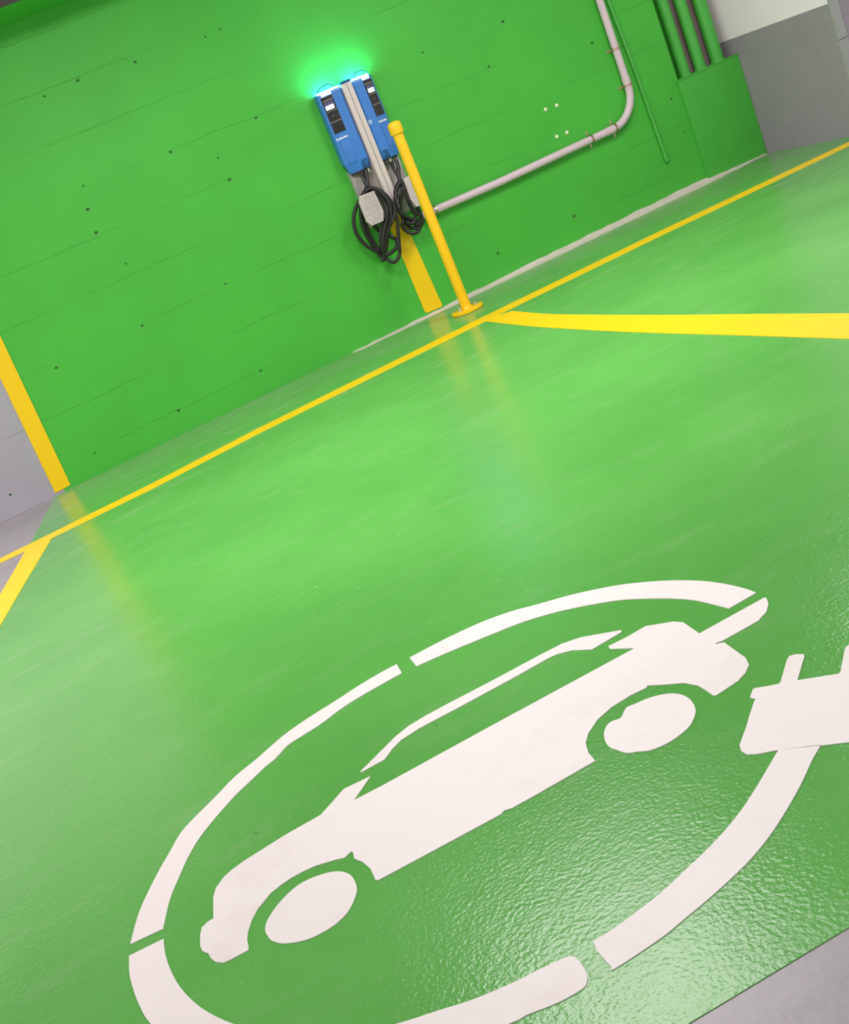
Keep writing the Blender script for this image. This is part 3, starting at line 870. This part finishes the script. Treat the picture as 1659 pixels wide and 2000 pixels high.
for s in (-1, 1):
    sec = [(s * (U_SP + 0.003), 0.0015), (s * U_EDGE, 0.0015), (s * (U_EDGE + 0.004), W_OUT - 0.012), (s * U_EDGE, W_OUT), (s * U_FLAT, W_FLAT), (s * (U_SP + 0.012), W_FLAT), (s * (U_SP + 0.003), W_FLAT - 0.012)]
    low = [(s * (U_SP + 0.003), 0.041), (s * (U_EDGE - 0.012), 0.041), (s * (U_EDGE - 0.012), W_OUT - 0.024), (s * (U_EDGE - 0.014), W_OUT - 0.008), (s * (U_FLAT + 0.004), W_FLAT - 0.006), (s * (U_SP + 0.018), W_FLAT - 0.034), (s * (U_SP + 0.003), W_FLAT - 0.036)]
    mid = [(u, w) if w > 0.01 else (u, 0.041) for u, w in sec]
    h = loft('charger_housing', [(low, ZB), (mid, ZB + 0.050), (sec, ZB + 0.060), (sec, ZT - 0.012), ([(u * 0.992, w - 0.003) for u, w in sec], ZT)], 'blue', st, bevel=0.0025)
    # bottom shroud in deeper blue
    loft('bottom_shroud', [([(s * (U_SP + 0.012), 0.043), (s * (U_EDGE - 0.02), 0.043), (s * (U_EDGE - 0.022), W_OUT - 0.02), (s * U_FLAT, W_FLAT - 0.016), (s * (U_SP + 0.02), W_FLAT - 0.045)], ZB - 0.012),
                           ([(s * (U_SP + 0.012), 0.043), (s * (U_EDGE - 0.02), 0.043), (s * (U_EDGE - 0.022), W_OUT - 0.02), (s * U_FLAT, W_FLAT - 0.016), (s * (U_SP + 0.02), W_FLAT - 0.045)], ZB + 0.004)], 'panel', h)
    # black control panel with display
    pn = plate('control_panel', s, 0.003, FL_ - 0.012, 1.168, 1.372, 0.003, 'panel', h, 0.0, 0.001)
    plate('display', s, 0.014, FL_ - 0.020, 1.300, 1.323, 0.0012, 'screen', h, 0.003)
    plate('display_upper', s, 0.010, FL_ - 0.020, 1.325, 1.342, 0.0008, 'screen_off', h, 0.003)
    plate('panel_rule', s, 0.008, FL_ - 0.018, 1.347, 1.354, 0.0008, 'panel_line', h, 0.003)
    plate('panel_rule', s, 0.004, FL_ - 0.014, 1.229, 1.234, 0.0008, 'panel_line', h, 0.003)
    plate('panel_rule', s, 0.004, FL_ - 0.014, 1.289, 1.292, 0.0008, 'panel_line', h, 0.003)
    plate('card_reader', s, 0.012, FL_ - 0.022, 1.240, 1.282, 0.0016, 'panel', h, 0.003, 0.0006)
    plate('reader_mark', s, FL_ * 0.45, FL_ * 0.50, 1.258, 1.268, 0.0005, 'panel_line', h, 0.0046)
    # wordmark below the panel: a short row of small white letters, too small to read
    bm = bmesh.new()
    random.seed(11)
    t = FL_ - 0.008 if s < 0 else 0.004
    k = 0
    while k < 9:
        wd = 0.0058
        tall = 0.0125 if k in (0, 3, 6) else 0.0090
        t0, t1 = (t - wd, t) if s < 0 else (t, t + wd)
        a, b, c, d = facet(s, t0, 0.0003), facet(s, t1, 0.0003), facet(s, t1, 0.0011), facet(s, t0, 0.0011)
        v = [[bm.verts.new(P(u, w, z)) for u, w in (a, b, c, d)] for z in (1.1305, 1.1305 + tall)]
        bm.faces.new(v[0])
        bm.faces.new(v[1])
        for q in range(4):
            bm.faces.new((v[0][q], v[0][(q + 1) % 4], v[1][(q + 1) % 4], v[1][q]))
        t += (-0.0078 if s < 0 else 0.0078)
        k += 1
    from_bm('wordmark', bm, 'logo', h)
    # raised lower cover
    plate('lower_cover', s, 0.006, FL_ - 0.022, ZB + 0.055, 1.118, 0.005, 'blue', h, 0.0, 0.0015)
    # scooped recess at the inner bottom corner
    loft('cable_recess', [([(s * (U_SP + 0.022), W_FLAT - 0.032), (s * (U_FLAT - 0.004), W_FLAT - 0.012), (s * (U_FLAT - 0.006), W_FLAT - 0.004), (s * (U_SP + 0.022), W_FLAT - 0.0275)], ZB + 0.006),
                          ([(s * (U_SP + 0.020), W_FLAT - 0.008), (s * (U_FLAT - 0.014), W_FLAT - 0.004), (s * (U_FLAT - 0.016), W_FLAT + 0.0016), (s * (U_SP + 0.022), W_FLAT + 0.0016)], ZB + 0.052)], 'blue_dark', h)
    plate('led_sheen', s, 0.002, FL_ - 0.020, 1.375, 1.3895, 0.0022, 'sheen_glow', h, 0.0, 0.0008)  # glowing plate standing in for the LED's reflection above the panel
    # status light under a curved visor
    li = [(s * (U_SP + 0.006), 0.006), (s * (U_EDGE - 0.010), 0.006), (s * (U_EDGE - 0.010), W_OUT - 0.004), (s * U_FLAT, W_FLAT - 0.006), (s * (U_SP + 0.010), W_FLAT - 0.006)]
    lt = loft('status_light', [([(u, w) for u, w in li], ZT - 0.001), ([(u * 0.99, w * 0.96) for u, w in li], ZT + 0.011)], 'led', h)
    loft('light_rim', [([(s * (U_EDGE - 0.006), 0.002), (s * (U_EDGE + 0.001), 0.002), (s * (U_EDGE + 0.001), W_OUT - 0.010), (s * (U_EDGE - 0.006), W_OUT - 0.008)], ZT - 0.004), ([(s * (U_EDGE - 0.006), 0.002), (s * (U_EDGE - 0.001), 0.002), (s * (U_EDGE - 0.001), W_OUT - 0.010), (s * (U_EDGE - 0.006), W_OUT - 0.008)], ZT + 0.006)], 'blue', h)
    vis = [P(*facet(s, FL_ - 0.004, -0.010), ZT + 0.010), P(*facet(s, FL_ * 0.75, -0.010), ZT + 0.027), P(*facet(s, FL_ * 0.35, -0.012), ZT + 0.036), P(s * (U_FLAT - 0.012), W_FLAT - 0.016, ZT + 0.034), P(s * (U_SP + 0.028), W_FLAT - 0.018, ZT + 0.012)]
    bm = bmesh.new()
    add_tube(bm, spline(vis, 6), 0.0030, 8)
    from_bm('visor_rim', bm, 'visor', h, True)
    # chrome cable gland
    for du in (0.060, 0.085):
        bm = bmesh.new()
        for r, z0, z1, sg in ((0.011, ZB - 0.022, ZB - 0.006, 12), (0.0135, ZB - 0.030, ZB - 0.022, 6)):
            bmesh.ops.create_cone(bm, cap_ends=True, segments=sg, radius1=r * 0.9, radius2=r, depth=z1 - z0, matrix=Matrix.Translation(P(s * du, 0.085, (z0 + z1) / 2)))
        from_bm('cable_gland', bm, 'steel' if (du < 0.07) == (s < 0) else 'dark_steel', h)

# small square emblem on the inner face of the right unit
bm = bmesh.new()
for (u0, u1, z0, z1) in ((0.042, 0.060, 1.160, 1.164), (0.042, 0.060, 1.146, 1.150), (0.042, 0.046, 1.150, 1.160), (0.056, 0.060, 1.150, 1.160)):
    v = add_box(bm, tuple(P(u0, W_FLAT + 0.0010, z0)), tuple(P(u1, W_FLAT + 0.0001, z1)))
from_bm('emblem', bm, 'logo', st)

# cable holders with printed labels
hl = OUT['holder_l']
for s in (-1, 1):
    if s < 0:
        pts = [(x - SX, z) for x, z in hl]
    else:
        pts = [(0.082 + (-(x - SX) - 0.102) * 0.70, z - 0.006) for x, z in hl]
    sec = []
    bm = bmesh.new()
    lo = [bm.verts.new(P(u, 0.155, z)) for u, z in pts]
    hi = [bm.verts.new(P(u, 0.180, z)) for u, z in pts]
    n = len(pts)
    bm.faces.new(lo)
    bm.faces.new(hi)
    for i in range(n):
        bm.faces.new((lo[i], lo[(i + 1) % n], hi[(i + 1) % n], hi[i]))
    hd = from_bm('cable_holder', bm, 'alu', st)
    cu = sum(u for u, z in pts) / n
    cz = sum(z for u, z in pts) / n
    bm = bmesh.new()
    ins = [(cu + (u - cu) * 0.86, cz + (z - cz) * 0.90) for u, z in pts]
    lo = [bm.verts.new(P(u, 0.180, z)) for u, z in ins]
    hi = [bm.verts.new(P(u, 0.181, z)) for u, z in ins]
    bm.faces.new(lo)
    bm.faces.new(hi)
    for i in range(n):
        bm.faces.new((lo[i], lo[(i + 1) % n], hi[(i + 1) % n], hi[i]))
    from_bm('instruction_label', bm, 'label', hd)
    bm = bmesh.new()
    add_tube(bm, [P(cu, 0.036, cz + 0.02), P(cu, 0.156, cz + 0.02)], 0.022, 16)
    from_bm('holder_arm', bm, 'dark_steel', hd, True)

# coiled cables, fixed to the glands under each unit
for key, lead, lab in (('cable_l', 'lead_l', 'black charging cable coiled below the left unit'),
                       ('cable_r', 'lead_r', 'black charging cable coiled below the right unit, partly behind the post')):
    cab = tube('charging_cable', spline(OUT[key], 7), 0.0112, 'rubber', None, 10)
    tail = tube('cable_tail', spline(OUT[lead], 6), 0.0112, 'rubber', None, 10)
    child_at(st, [cab])
    tail.parent = cab
    tag(cab, label=lab)
